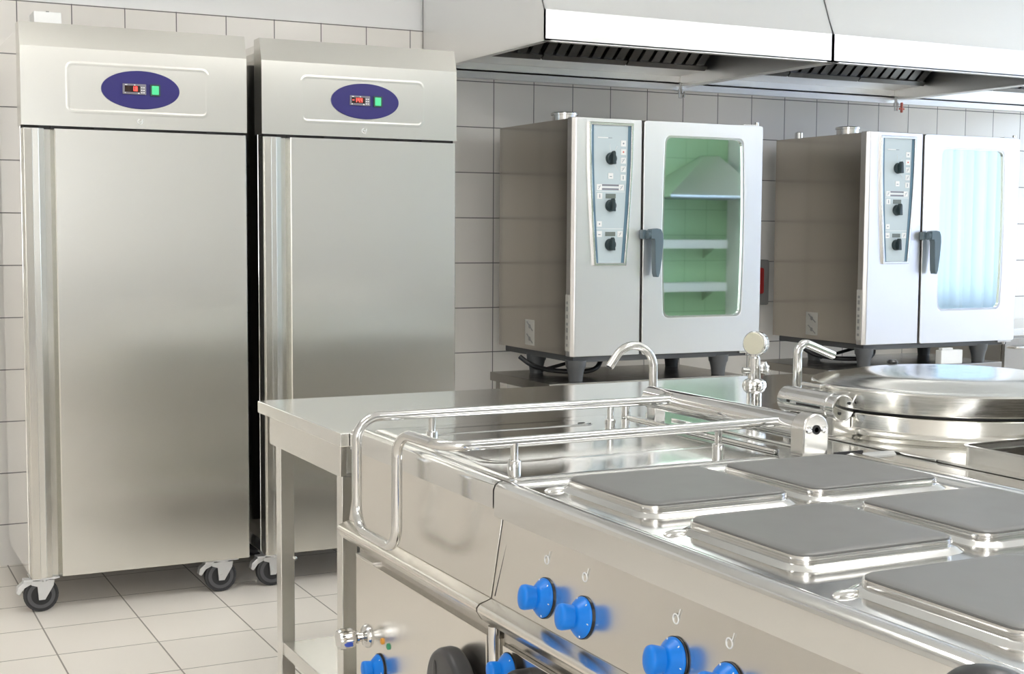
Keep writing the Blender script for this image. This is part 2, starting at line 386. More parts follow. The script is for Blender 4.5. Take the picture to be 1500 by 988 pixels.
def make_fridge(label, txt):
    W = .812; H = 2.131
    X0, Yf, Yk = .645, 5.15, 5.80
    t = thing('upright_refrigerator', (X0, Yf, 0), label, 'refrigerator', 'steel upright refrigerators')
    # carcass behind door
    MB().box(X0 + .002, X0 + W - .002, Yf + .07, Yk, .135, H - .02, .004).build('cabinet', M['fridge_side'], t)
    MB().box(X0 + .02, X0 + W - .02, Yf + .055, Yf + .071, .15, 1.755).build('door_gasket', M['rubber'], t)
    # header panel with pressed field, upper strip shaped leaning back to give a bright reflection
    zb, zk = 1.767, 2.045
    hp = MB()
    hp.prism([(Yf, zb), (Yf, zk), (Yf + .026, H), (Yf + .10, H), (Yf + .10, zb)], 0, X0, X0 + W)
    hd = hp.build('header_panel', M['fridge'], t, smooth=8)
    ex0, ex1, ez0, ez1 = X0 + .150, X0 + .672, 1.812, 2.002
    e = MB()
    L = []
    for off, yy in ((0, 0.0002), (.006, -.0003), (.010, -.0005), (.014, -.0003), (.020, 0.0002)):
        L.append([(q[0], Yf + yy, q[1]) for q in rrect(ex0 + off, ex1 - off, ez0 + off, ez1 - off, max(.03 - off, .01))])
    e.strip(L, False, False).build('pressed_frame', M['fridge'], hd, smooth=60)
    cx, cz = X0 + .417, 1.9075
    MB().lathe([(.1, 0), (.1, .002), (.098, .004)], (0, 0, 0), (0, -1, 0), 48)
    b = MB(); n = 56
    b.strip([[(cx + a * math.cos(2 * PI * k / n), yy, cz + c * math.sin(2 * PI * k / n)) for k in range(n)] for a, c, yy in ((.141, .069, Yf + .001), (.141, .069, Yf - .0035), (.139, .067, Yf - .005))])
    bd = b.build('badge', M['navy'], t)
    y = Yf - .005
    MB().box(cx - .066, cx + .018, y - .006, y + .001, cz - .017, cz + .021, .0015).build('controller', M['badge_grey'], bd)
    MB().box(cx - .059, cx - .004, y - .0075, y - .0055, cz - .009, cz + .014).build('display', M['display'], bd)
    d = MB(); w_, h_ = .0075, .016
    if txt == '1.8': digits(d, '1.8', cx - .033, cz - .005, w_, h_, y - .0085, .0024)
    else: digits(d, '-14.4', cx - .057, cz - .005, w_, h_, y - .0085, .0024)
    d.build('digits', M['led_red'], bd, smooth=0)
    for i in range(2):
        for j in range(3): MB().box(cx - .001 + i * .008, cx + .004 + i * .008, y - .008, y - .006, cz - .012 + j * .009, cz - .008 + j * .009).build('key', M['white'], bd, smooth=0)
    for a_, b_, c_, d_ in ((-.060, -.056, -.014, -.010), (-.012, -.007, -.015, -.011), (-.058, -.05, .015, .018), (-.026, -.021, .015, .018)):
        MB().box(cx + a_, cx + b_, y - .008, y - .006, cz + c_, cz + d_).build('indicator_mark', M['white'], bd, smooth=0)
    MB().ring(rrect(cx + .033, cx + .069, cz - .020, cz + .022, .003), rrect(cx + .038, cx + .064, cz - .015, cz + .017, .003), 1, y - .006, y + .001).build('switch_frame', M['socket'], bd)
    MB().box(cx + .038, cx + .064, y - .007, y, cz - .015, cz + .017, .002).build('switch', M['led_green'], bd)
    # little round maker's mark under the badge: ring with two strokes
    g = MB(); gx, gz = X0 + .413, 1.793
    g.tube([(gx + .009 * math.cos(a), Yf - .001, gz + .009 * math.sin(a)) for a in [math.radians(100 + 22 * i) for i in range(14)]], .0018, 6)
    g.tube([(gx - .002, Yf - .001, gz + .002), (gx + .004, Yf - .001, gz - .002), (gx + .010, Yf - .001, gz + .008)], .0016, 6)
    g.build('maker_mark', M['white'], hd)
    # dark seam clips
    c = MB(); c.box(X0 + .01, X0 + W - .01, Yf + .012, Yf + .07, 1.756, 1.768)
    for q in (.06, .10, .25, .40, .56, .66): c.box(X0 + q, X0 + q + .035, Yf + .004, Yf + .03, 1.757, 1.768)
    c.build('seam', M['darkgap'], t, smooth=0)
    # door with integral full height grip profile on its left edge
    zb, zt = .135, 1.757
    p = [(X0 + .004, Yf + .055), (X0 + .004, Yf + .004), (X0 + .007, Yf), (X0 + .056, Yf), (X0 + .058, Yf + .003), (X0 + .076, Yf + .006), (X0 + .080, Yf + .026),
         (X0 + .100, Yf + .028), (X0 + .112, Yf + .002), (X0 + .116, Yf), (X0 + W - .006, Yf), (X0 + W - .003, Yf + .003), (X0 + W - .003, Yf + .055)]
    dr = MB().prism(p, 2, zb, zt).build('door', M['fridge'], t, smooth=0)
    MB().prism([(X0 + .008, Yf - .0045), (X0 + .010, Yf - .006), (X0 + .034, Yf - .006), (X0 + .036, Yf - .004), (X0 + .036, Yf - .0002), (X0 + .008, Yf - .0002)], 2, zb, zt - .004).build('grip_strip', M['fridge_strip'], dr, smooth=0)
    h = MB(); h.box(X0 + .01, X0 + .09, Yf + .005, Yf + .05, .128, .134); h.cyl((X0 + .05, Yf + .02, .118), (X0 + .05, Yf + .02, .130), .008)
    h.build('hinge', M['zinc'], t)
    MB().box(X0 + .02, X0 + W + .05, Yk + .002, Yk + .03, .14, H - .03, .002).build('gap_shade', M['rubber'], t)  # black sheet added to stand in for shade in the gap between refrigerators
    b = MB(); b.box(X0 + .01, X0 + W - .01, Yf + .06, Yk - .01, .133, .137); b.build('base_plate', M['zinc'], t)
    for x, y_ in ((X0 + .052, Yf + .06), (X0 + W - .095, Yf + .06), (X0 + .13, Yk - .07), (X0 + W - .10, Yk - .07)):
        castor(x, y_, t, y_ < Yf + .1)
    return t
f1 = make_fridge('tall steel refrigerator on castors at far left, display reading 1.8', '1.8')
f2 = make_fridge('tall steel refrigerator beside the hood, display reading -14.4, partly behind the worktable', '-14.4')
f2.location.x += .870

t = thing('cardboard_box', (.755, 5.28, 2.131), 'small white box lying on top of the leftmost refrigerator', 'box')
MB().box(.70, .795, 5.19, 5.30, 2.1315, 2.172, .003).build('carton', M['white'], t)
MB().box(.742, .752, 5.189, 5.301, 2.1705, 2.1735).build('tape', M['labelgrey'], t, smooth=0)

# ------------------------------------------------------------------ extractor hoods
def make_hood(label):
    X0, X1, Yf, Yb = 2.532, 3.946, 4.78, 5.985
    zb = 2.144
    t = thing('extractor_hood', (X0, Yf, zb), label, 'extractor hood', 'steel extractor hoods on the tiled wall')
    T = .006
    prof = [(Yb, zb), (Yf, zb), (Yf, zb + .118), (Yf + .03, zb + .18), (Yf + .42, ZC - .02), (Yb, ZC - .02)]
    c = MB()
    c.prism(prof, 0, X0, X0 + T); c.prism(prof, 0, X1 - T, X1)
    # front skin
    outer = [(Yf, zb), (Yf, zb + .118), (Yf + .03, zb + .18), (Yf + .42, ZC - .02)]
    inner = [(y + T, z) for y, z in outer]
    c.prism(outer + inner[::-1], 0, X0, X1)
    c.box(X0, X1, Yb - T, Yb, zb, ZC - .02)
    c.build('canopy', M['hood'], t, smooth=25)
    r = MB()
    r.box(X0, X1, Yf, Yf + .03, zb - .004, zb + .006); r.box(X0, X0 + .03, Yf, Yb, zb - .004, zb + .006); r.box(X1 - .03, X1, Yf, Yb, zb - .004, zb + .006)
    r.box(X0, X1, Yb - .03, Yb, zb - .02, zb + .02)
    r.build('rim', M['hood'], t, bev=.001)
    g = MB()
    g.prism([(Yb - .03, zb + .01), (Yb - .03, zb + .052), (Yb - .26, zb + .058), (Yb - .26, zb + .066), (Yb - .02, zb + .061), (Yb - .02, zb + .01)], 0, X0 + T, X1 - T)
    g.build('grease_gutter', M['hood'], t, bev=.001)
    # sloped baffle filter bank
    n = Vector((0, -.62, .78)).normalized()
    A = Vector((X0 + .02, Yb - .26, zb + .068)); L = .72; dirv = Vector((0, -math.cos(math.radians(38)), math.sin(math.radians(38))))
    nrm = Vector((0, dirv.z, -dirv.y)); nw = 3; fw = (X1 - X0 - .04) / nw
    for k in range(nw):
        f = MB(); x0 = A.x + k * fw + .004; x1 = A.x + (k + 1) * fw - .004
        def slab(xa, xb, u0, u1, n0, n1):
            pts = []
            for u_, n_ in ((u0, n0), (u1, n0), (u1, n1), (u0, n1)):
                q = A + dirv * u_ + nrm * n_; pts.append((q.y, q.z))
            f.prism(pts, 0, xa, xb)
        slab(x0, x1, 0, .03, -.02, .01); slab(x0, x1, L - .03, L, -.02, .01)
        nb = 7; p = (x1 - x0) / nb
        for i in range(nb):
            slab(x0 + i * p, x0 + i * p + p * .70, .03, L - .03, -.012, .002)
        f.build('baffle_filter', M['hood_dark'], t, smooth=0)
    b = MB()
    q0 = A + nrm * .03; q1 = A + dirv * L + nrm * .03
    b.prism([(q0.y, q0.z), (q1.y, q1.z), (q1.y + .01, q1.z + .01), (q0.y + .01, q0.z + .01)], 0, X0 + T, X1 - T)
    b.build('filter_backing', M['darkgap'], t, smooth=0)
    vx = X1 - .03; v = MB()
    v.cyl((vx, Yb - .07, zb + .01), (vx, Yb - .07, zb - .025), .010); v.lathe([(.014, 0), (.014, .02), (.010, .022), (.010, .045)], (vx, Yb - .07, zb - .02), (0, 0, -1))
    dv = v.build('drain_valve', M['satin'], t)
    return t, vx, Yb - .07, zb
h1, vx, vy, vz = make_hood('steel extractor hood over the left oven, its end panel above the refrigerator')
k = MB(); k.box(vx + .012, vx + .020, vy - .012, vy + .012, vz - .06, vz - .03, .002)
k.cyl((vx, vy, vz - .045), (vx + .014, vy, vz - .045), .005); k.build('valve_lever', M['satin'], h1)
h2, *_ = make_hood('middle steel extractor hood with red drain handle, over the right oven')
h2.location.x += 1.418
k = MB(); k.box(vx + 1.418 + .014, vx + 1.418 + .026, vy - .03, vy - .018, vz - .075, vz - .02, .003); k.box(vx + 1.418 + .002, vx + 1.418 + .038, vy - .028, vy - .02, vz - .06, vz - .05, .002)
k.build('valve_lever', M['redprint'], h2)
h3, *_ = make_hood('rightmost steel extractor hood, only the left end of its underside in view')
h3.location.x += 2.836

# ------------------------------------------------------------------ combi ovens on stands
def make_oven(label):
    X0, X1, XD, Yf, Yk, z0, z1 = 2.815, 3.78, 3.155, 5.05, 5.745, .876, 1.876
    t = thing('combi_oven', (X0, Yf, .7665), label, 'oven', 'steel combi ovens against the tiled wall')
    c = MB(); T = .03
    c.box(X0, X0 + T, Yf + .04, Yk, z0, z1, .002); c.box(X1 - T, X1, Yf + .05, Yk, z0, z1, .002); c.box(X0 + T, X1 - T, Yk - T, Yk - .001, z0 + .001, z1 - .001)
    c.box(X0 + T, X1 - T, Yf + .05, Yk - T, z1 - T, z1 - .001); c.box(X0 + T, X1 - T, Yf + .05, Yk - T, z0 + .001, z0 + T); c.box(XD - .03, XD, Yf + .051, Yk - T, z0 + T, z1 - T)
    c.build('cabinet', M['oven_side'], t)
    q = MB()
    for a, b_, d in ((XD, XD + .01, 0), (X1 - T - .01, X1 - T, 0)): q.box(a, b_, Yf + .06, Yk - T, z0 + T, z1 - T)
    q.box(XD, X1 - T, Yk - T - .01, Yk - T, z0 + T, z1 - T)
    q.build('cavity_liner', M['satin'], t, smooth=0)
    # left control column, chamfered outer corner
    p = [(X0 - .001, Yf + .05), (X0 - .001, Yf + .014), (X0 + .014, Yf), (XD - .004, Yf), (XD - .004, Yf + .05)]
    MB().prism(p, 2, z0 - .002, z1 + .004).build('front_column', M['oven'], t, bev=.003)
    r = MB(); r.box(X0 - .003, X0 - .0005, Yf + .018, Yf + .05, z0 + .02, z0 + .26); s_ = r.build('side_label', M['label'], t, smooth=0)
    r = MB()
    for i in range(7): r.box(X0 - .004, X0 - .003, Yf + .027, Yf + .041, z0 + .04 + i * .03, z0 + .052 + i * .03 + (i % 3) * .004)
    r.build('print', M['labelgrey'], s_, smooth=0)
    # tapered control foil in a raised frame
    def taper(dx):
        zt, zb = 1.862 - dx, 1.258 + dx
        def hw(z):
            f = max(0, (z - 1.258) / .604); return .079 + .030 * math.sin(min(1, f * 1.05) * PI / 2) - dx
        cx = 2.9945; R = []
        zs = [zb + (zt - zb) * i / 16 for i in range(17)]
        return [(cx + hw(z), z) for z in zs] + [(cx - hw(z), z) for z in zs[::-1]]
    fr = MB().ring(taper(0), taper(.012), 1, Yf - .012, Yf + .001).build('foil_frame', M['satin'], t, bev=.002)
    cp = MB().prism(taper(.012), 1, Yf - .004, Yf + .001).build('control_panel', M['panel'], t, smooth=0)
    e = MB(); o_ = taper(.0125); i_ = taper(.025)
    n = 17
    for side in (0, 1):
        for k_ in range(n - 1):
            a = side * n + k_
            e._add([(o_[a][0], Yf - .0055, o_[a][1]), (o_[a + 1][0], Yf - .0055, o_[a + 1][1]), (i_[a + 1][0], Yf - .0055, o_[a + 1][1]), (i_[a][0], Yf - .0055, o_[a][1]),
                    (o_[a][0], Yf - .0035, o_[a][1]), (o_[a + 1][0], Yf - .0035, o_[a + 1][1]), (i_[a + 1][0], Yf - .0035, o_[a + 1][1]), (i_[a][0], Yf - .0035, o_[a][1])],
                   [[0, 1, 2, 3], [7, 6, 5, 4], [0, 4, 5, 1], [2, 6, 7, 3], [1, 5, 6, 2], [0, 3, 7, 4]])
    e.build('edge_stripe', M['panel_edge'], cp, smooth=0)
    y = Yf - .004
    def icon(x, z, s=.012, kind=0):
        m_ = MB(); m_.box(x - s, x + s, y - .0015, y, z - s, z + s); m_.mi = 1
        if kind in (0, 9): m_.lathe([(s * .3, 0), (s * .3, .001)], (x, y - .0015, z), (0, -1, 0), 10)
        elif kind == 1: m_.box(x - s * .15, x + s * .15, y - .0025, y - .0015, z - s * .6, z + s * .6)
        elif kind == 2:
            m_.tube([(x - s * .5, y - .0018, z - s * .6), (x + s * .1, y - .0018, z), (x + s * .4, y - .0018, z + s * .6)], s * .09, 5)
            m_.tube([(x - s * .5, y - .0018, z + s * .2), (x, y - .0018, z + s * .3)], s * .07, 5)
        else: m_.box(x - s * .45, x + s * .45, y - .0025, y - .0015, z - s * .35, z - s * .05)
        m_.build('symbol', [M['white'], M['redprint'] if kind == 9 else M['icon']], cp, smooth=0)
    for i, kd in enumerate((0, 9, 2, 2, 1)): icon(3.056, 1.776 - i * .036, .0125, kd)
    icon(2.995, 1.638, .012, 3); icon(2.940, 1.590, .0125, 2); icon(3.048, 1.590, .0125, 2)
    icon(2.942, 1.553, .0125, 1); icon(2.942, 1.435, .0115, 0); icon(2.942, 1.393, .0125, 3); icon(3.044, 1.393, .0125, 2)
    def bar(nm, xa, xb, za, zb_, mt, d_=.0012): MB().box(xa, xb, y - d_, y, za, zb_).build(nm, M[mt], cp, smooth=0)
    bar('lettering', 2.93, 2.98, 1.796, 1.800, 'white'); bar('lettering', 2.983, 3.0, 1.796, 1.799, 'icon')
    bar('scale_line', 2.953, 3.035, 1.588, 1.593, 'white'); bar('scale_line', 2.953, 3.035, 1.596, 1.602, 'badge_grey', .001); bar('scale_line', 2.953, 3.035, 1.579, 1.585, 'badge_grey', .001)
    bar('divider_line', 2.925, 3.065, 1.571, 1.573, 'white', .0008); bar('divider_line', 2.925, 3.06, 1.414, 1.416, 'white', .0008)
    for a in (60, 95, -55):
        ca, sa = math.cos(math.radians(a)), math.sin(math.radians(a)); MB().tube([(2.995 + ca * .034, y - .0004, 1.711 + sa * .034), (2.995 + ca * .062, y - .0004, 1.711 + sa * .062)], .0009, 5).build('pointer_line', M['white'], cp)
    for za, zb_ in ((1.543, 1.563), (1.384, 1.402)): bar('lcd_window', 2.972, 3.020, za, zb_, 'lcd', .002)
    for z in (1.711, 1.513, 1.348):
        kb = MB(); kb.lathe([(.026, 0), (.026, .006), (.0235, .012), (.022, .016)], (2.995, y, z), (0, -1, 0), 28)
        kb.prism([(2.995 - .009, z - .024), (2.995 + .009, z - .024), (2.995 + .006, z + .024), (2.995 + .002, z + .031), (2.995 - .002, z + .031), (2.995 - .006, z + .024)], 1, y - .034, y - .012)
        ko = kb.build('control_knob', M['knobdark'], t, bev=.002)
        MB().box(2.995 + .004, 2.995 + .010, y - .017, y - .012, z + .022, z + .028).build('pointer', M['white'], ko, smooth=0)
    # door frame with bowed glass
    def bowed(d):
        xa, xb, za, zb_ = 3.266 + d, 3.678 - d, 1.03 + d, 1.818 - d
        base = rrect(xa, xb, za, zb_, .028, 8); out = []
        # insert side samples by bowing outward in x with z
        for x, z in base: out.append((x, z))
        # densify vertical sides
        dens = []
        for i, a in enumerate(out):
            b_ = out[(i + 1) % len(out)]; dens.append(a)
            if abs(a[0] - b_[0]) < 1e-6 and abs(a[1] - b_[1]) > .1:
                for k_ in range(1, 12): f = k_ / 12; dens.append((a[0], a[1] + (b_[1] - a[1]) * f))
        cz = (za + zb_) / 2; hh = (zb_ - za) / 2; res = []
        for x, z in dens:
            bow = .010 * (1 - ((z - cz) / hh) ** 2); sgn = 1 if x > (xa + xb) / 2 else -1
            res.append((x + sgn * bow, z))
        return res
    inner = bowed(0)
    def outerloop():
        xa, xb, za, zb_ = XD + .004, X1 + .002, z0 - .004, z1 + .002; out = []
        cx, cz = (3.266 + 3.678) / 2, (1.03 + 1.818) / 2
        base = rrect(xa, xb, za, zb_, .012, 8)
        dens = []
        for i, a in enumerate(base):
            b_ = base[(i + 1) % len(base)]; dens.append(a)
            if abs(a[0] - b_[0]) < 1e-6 and abs(a[1] - b_[1]) > .1:
                for k_ in range(1, 12): f = k_ / 12; dens.append((a[0], a[1] + (b_[1] - a[1]) * f))
        return dens
    dr = MB().ring(outerloop(), inner, 1, Yf - .006, Yf + .045).build('door', M['oven'], t, bev=.002)
    MB().ring(inner, bowed(.008), 1, Yf - .004, Yf + .01).build('window_trim', M['satin'], dr)
    MB().prism(bowed(.004), 1, Yf + .004, Yf + .010).build('door_glass', M['glass'], dr, smooth=0)
    hd = MB()
    hz = 1.392
    hd.box(XD - .012, XD + .006, Yf - .030, Yf - .001, hz - .020, hz + .020, .003)
    hd.lathe([(.018, 0), (.019, .02), (.019, .05)], (XD + .0, Yf - .040, hz), (1, 0, 0), 20)
    hp = [(3.168, hz + .022), (3.196, hz + .026), (3.216, hz + .022), (3.226, hz + .002), (3.228, hz - .03), (3.222, hz - .10), (3.212, hz - .165), (3.206, hz - .182), (3.198, hz - .182), (3.192, hz - .165), (3.188, hz - .10), (3.186, hz - .03), (3.182, hz - .018), (3.168, hz - .018)]
    hd.prism(hp, 1, Yf - .062, Yf - .026)
    hd.build('door_handle', M['slate'], dr, bev=.007, seg=3)
    h = MB()
    for zz in (z1 + .004,): h.box(X1 - .10, X1 - .03, Yf, Yf + .03, zz - .006, zz + .002, .001); h.cyl((X1 - .02, Yf + .012, zz - .008), (X1 - .02, Yf + .012, zz + .014), .009)
    h.box(X1 - .10, X1 - .01, Yf, Yf + .04, z0 - .014, z0 - .004, .001); h.cyl((X1 - .05, Yf + .015, z0 - .024), (X1 - .05, Yf + .015, z0 - .004), .010)
    h.build('door_hinge', M['satin'], t)
    # racks seen through the glass
    for zz in (1.13, 1.27, 1.41, 1.55, 1.69):
        r = MB()
        for yy in (Yf + .09, Yk - .09): r.cyl((XD + .06, yy, zz), (X1 - .07, yy, zz), .004, seg=8)
        for xx in (XD + .06, X1 - .07): r.cyl((xx, Yf + .09, zz), (xx, Yk - .09, zz), .004, seg=8)
        for i in range(1, 9): xx = XD + .06 + i * (X1 - .13 - XD) / 9; r.cyl((xx, Yf + .09, zz), (xx, Yk - .09, zz), .002, seg=6)
        r.build('wire_shelf', M['satin'], t)
    r = MB()
    for yy in (Yf + .12, Yk - .12): 
        for xx in (XD + .05, X1 - .055): r.box(xx - .006, xx + .006, yy - .01, yy + .01, z0 + T, z1 - T)
    r.build('rack_upright', M['satin'], t)
    v = MB(); v.lathe([(.055, -.002), (.055, .030), (.060, .031), (.060, .040), (.052, .044), (.046, .044), (.046, .02)], (2.92, 5.32, z1), (0, 0, 1)); v.build('vent_cap', M['satin'], t)
    v = MB(); v.lathe([(.02, -.002), (.02, .03), (.014, .034)], (2.86, 5.62, z1), (0, 0, 1)); v.build('vent_stub', M['satin'], t)
    # side stickers
    s1 = MB().box(X0 - .0015, X0 + .0005, 5.385, 5.475, .897, 1.010).build('warning_label', M['label'], t, smooth=0)
    g = MB()
    for zc in (.925, .98):
        g.tube([(X0 - .002, 5.40, zc - .018), (X0 - .002, 5.43, zc + .002), (X0 - .002, 5.455, zc + .02)], .003, 5)
        g.lathe([(.010, 0), (.010, .001)], (X0 - .0015, 5.43, zc), (-1, 0, 0), 12)
    g.build('label_symbol', M['labelgrey'], s1, smooth=0)
    # underside rail and feet
    MB().box(X0 + .02, X1 - .02, Yf + .02, Yk - .03, z0 - .028, z0 - .001, .003).build('plinth_frame', M['foot'], t)
    for fx, fy in ((2.865, 5.10), (3.60, 5.10), (2.875, 5.48), (3.60, 5.48)):
        f = MB(); zb = .7665; f.lathe([(.030, 0), (.033, .03), (.039, .055), (.043, .06), (.046, z0 - .02 - zb)], (fx, fy, zb), (0, 0, 1), 24)
        f.build('foot', M['foot'], t)
    c = MB(); c.tube(fillet([(2.80, 5.50, .84), (2.84, 5.46, .80), (2.90, 5.36, .782), (3.05, 5.25, .784), (3.15, 5.35, .85)], .06), .011, 10)
    c.build('power_cable', M['black'], t)
    MB().tube(fillet([(2.88, 5.44, .780), (2.96, 5.38, .81), (3.06, 5.34, .84), (3.2, 5.4, .85)], .05), .008, 8).build('power_cable', M['black'], t)
    return t
o1 = make_oven('steel combi oven nearer the refrigerators, green-tinted door glass')
o2 = copy_tree(o1); o2.location.x += 1.577
for ch in o1.children:
    if ch.name.startswith('vent_stub'): bpy.data.objects.remove(ch); break
o2['label'] = 'right-hand steel combi oven, pale blue curtains mirrored in its door glass'

def make_stand(label, X0, X1):
    t = thing('oven_stand', (X0, 5.05, 0), label, 'stand', 'steel stands under the ovens')
    MB().box(X0, X1, 5.03, 5.60, .727, .766, .003).build('stand_top', M['stand'], t)
    for x in (X0 + .04, X1 - .04):
        for y in (5.07, 5.56):
            MB().box(x - .02, x + .02, y - .02, y + .02, 0, .728, .002).build('leg', M['stand'], t)
    MB().box(X0 + .06, X1 - .06, 5.09, 5.54, .20, .23, .003).build('shelf', M['stand'], t)
make_stand('dark steel stand under the left oven', 2.70, 3.69)
make_stand('dark steel stand under the right oven', 4.17, 5.27)
# red fitting on the wall between the ovens
t = thing('isolator_switch', (4.44, YB, 1.15), 'dark red wall isolator on the tiles between the two ovens', 'switch')
MB().box(4.40, 4.50, YB - .07, YB - .0005, 1.02, 1.26, .01).build('housing', M['labelgrey'], t)
MB().box(4.385, 4.44, YB - .11, YB - .07, 1.08, 1.22, .012).build('rotary_grip', M['red'], t)

# steel cabinet run at the right edge
t = thing('steel_cabinet', (5.62, 5.4, 0), 'dark steel cabinet at the right edge beyond the right oven', 'cabinet')
MB().box(5.62, 7.2, 5.38, 5.96, .10, .86, .003).build('body', M['stand'], t)
MB().box(5.60, 7.22, 5.35, 5.97, .861, .90, .003).build('worktop', M['table'], t)
for k in range(2):
    d = MB().box(5.63 + k * .785, 6.40 + k * .785, 5.358, 5.379, .13, .85, .003).build('door', M['stand'], t)
    MB().tube(fillet([(5.68 + k * .785, 5.358, .80), (5.68 + k * .785, 5.32, .80), (6.30 + k * .785, 5.32, .80), (6.30 + k * .785, 5.358, .80)], .02), .007).build('handle', M['satin'], d)
for x in (5.68, 7.14):
    for y in (5.43, 5.91): MB().cyl((x, y, 0), (x, y, .101), .02).build('leg', M['satin'], t)
# splash wall panel above it
t = thing('junction_box', (4.93, 5.06, .7665), 'small white box on the stand in front of the right oven', 'box')
MB().box(4.87, 5.01, 5.035, 5.075, .7665, .835, .004).build('housing', M['white'], t); MB().box(4.885, 4.955, 5.045, 5.07, .8345, .845, .002).build('lid', M['white'], t)

# ------------------------------------------------------------------ island: worktable
t = thing('work_table', (1.17, 3.29, 0), 'open steel worktable with undershelf at the end of the cooking island', 'table')
MB().box(1.165, 3.22, 3.288, 4.03, .851, .887, .003).build('table_top', M['tabletop'], t)
a = MB(); a.box(1.186, 1.206, 3.350, 3.965, .762, .851); a.box(1.19, 3.20, 3.97, 3.99, .762, .851); a.box(1.235, 3.148, 3.355, 3.375, .762, .851)
a.build('apron', M['table'], t, bev=.002)
for x in (1.19, 3.15):
    for y0, y1 in ((3.347, 3.39), (3.882, 3.928)):
        l = MB().box(x, x + .042, y0, y1, .02, .765, .003).build('leg', M['table'], t)
        MB().lathe([(.018, 0), (.022, .006), (.014, .022)], (x + .021, (y0 + y1) / 2, 0), (0, 0, 1)).build('foot', M['foot'], l)
MB().box(1.195, 3.19, 3.392, 3.880, .14, .18, .003).build('undershelf', M['table'], t)
b = MB(); b.sphere((1.232, 3.878, .43), .006, (1, 1, 1), 10); b.build('bolt', M['chrome'], t)

# ------------------------------------------------------------------ island units
LIP = [(1.215, .667), (1.188, .664), (1.160, .655), (1.154, .648), (1.154, .640), (1.166, .622), (1.190, .612), (1.215, .610)]
def front_unit(t, y0, y1, yr0, yr1, top_y0, top_y1, rimz=.852, xb=2.215, top_mat='top'):
    # body below, sloped fascia, lip, lower panel
    MB().box(1.225, xb, y0, y1, .12, .885).build('body', M['range'], t, smooth=0)
    f = MB().prism([(1.2145, .848), (1.186, .664), (1.226, .664), (1.226, .848)], 1, yr0, yr1); f.build('fascia', M['range'], t, bev=.001)
    MB().prism(LIP + [(1.226, .610), (1.226, .667)], 1, yr0, yr1).build('lip', M['range'], t, smooth=50)
def front_rim(t, y0, y1, zf):
    p = [(1.236, .893), (1.226, .899), (1.214, .902), (1.202, .900), (1.194, .894), (1.190, .884), (1.190, zf), (1.216, zf), (1.216, .885), (1.236, .885)]
    return MB().prism(p, 1, y0, y1).build('front_rim', M['top'], t, smooth=50)

# -- braising pan / lidded unit (left)
t = thing('bratt_pan', (1.2, 2.86, 0), 'lidded steel bratt pan unit with chrome double bar handle, beside the worktable', 'cooking unit')
y0, y1 = 2.452, 3.284
front_unit(t, y0, y1, y0, y1, y0, y1)
MB().box(1.215, 2.215, y0, y1, .885, .892, .001).build('deck', M['top'], t)
front_rim(t, y0, y1, .846)
# raised lid, low pillow shape with long pressed recess
L = []
for off, z in ((0, .8915), (0, .8945), (.004, .897), (.02, .8985), (.06, .899)):
    L.append([(q[0], q[1], z) for q in rrect(1.243 + off, 1.93 - off, 2.475 + off, 3.262 - off, .02)])
lid = MB().strip(L).build('lid', M['top'], t, smooth=50)
L = []
for off, z in ((0, .8988), (.004, .9010), (.012, .9020), (.02, .9005)):
    L.append([(q[0], q[1], z) for q in rrect(1.30 + off, 1.80 - off, 3.085 + off, 3.19 - off, .03)])
MB().strip(L).build('lid_rib', M['top'], lid, smooth=60)
L = []
for off, z in ((0, .8988), (.010, .8998), (.020, .8998), (.03, .8988)):
    L.append([(q[0], q[1], z) for q in rrect(1.27 + off, 1.90 - off, 2.64 + off, 2.98 - off, .05)])
MB().strip(L, False, False).build('lid_frame_rib', M['top'], lid, smooth=60)
MB().lathe([(.018, 0), (.018, .0008)], (1.775, 3.11, .9005), (0, 0, 1), 20).build('vent_hole', M['darkgap'], lid, smooth=0)
# chrome double bar that runs over the lid and hangs down as a loop handle in front
HX = 1.105
path = [(1.985, 3.02, .963), (HX, 3.02, .963), (HX, 3.02, .725), (HX, 2.775, .715), (HX, 2.775, .955), (HX, 2.775, .955)]
path = [(1.985, 3.02, .963), (HX, 3.005, .966), (HX, 3.005, .705), (HX, 2.755, .705), (HX, 2.755, .965), (HX + .03, 2.56, .958), (1.985, 2.565, .963)]
hb = MB().tube(fillet(path, .055, 9), .0118, 18).build('handle_bar', M['chrome'], t, smooth=60)
for x, y in ((1.30, 3.015), (1.80, 3.02), (1.29, 2.555), (1.815, 2.565)):
    p = MB(); p.cyl((x, y, .898), (x, y, .958), .0085, seg=20); p.lathe([(.014, 0), (.014, .022), (.012, .024)], (x, y, .8985), (0, 0, 1), 24)
    p.build('post', M['chrome'], hb)
# hinge tube at the back
h = MB(); h.tube([(2.003, 2.50, .955), (2.003, 3.145, .955)], .0305, 28); h.build('hinge_tube', M['chrome'], t, smooth=60)
q = MB()
poly = [(2.003 + .036 * math.cos(a), .957 + .036 * math.sin(a)) for a in [PI * k / 14 for k in range(15)]] + [(1.967, .895), (2.039, .895)]
q.prism(poly, 1, 2.452, 2.50)
eb = q.build('hinge_block', M['satin'], t, bev=.004, seg=3)
q = MB(); q.lathe([(.011, 0), (.011, .002), (.006, .002), (.006, -.001)], (2.003, 2.452, .957), (0, -1, 0), 20); q.build('hex_socket', M['black'], eb)
for dx in (-.021, .021): MB().lathe([(.0085, 0), (.0085, .002), (.006, .0035), (.004, .002)], (2.003 + dx, 2.452, .957), (0, -1, 0), 16).build('screw', M['chrome'], eb)
q = MB(); q.prism([(1.985, .892), (2.02, .892), (2.02, .957), (1.985, .957)], 1, 3.10, 3.14); q.build('hinge_block', M['satin'], t, bev=.003)
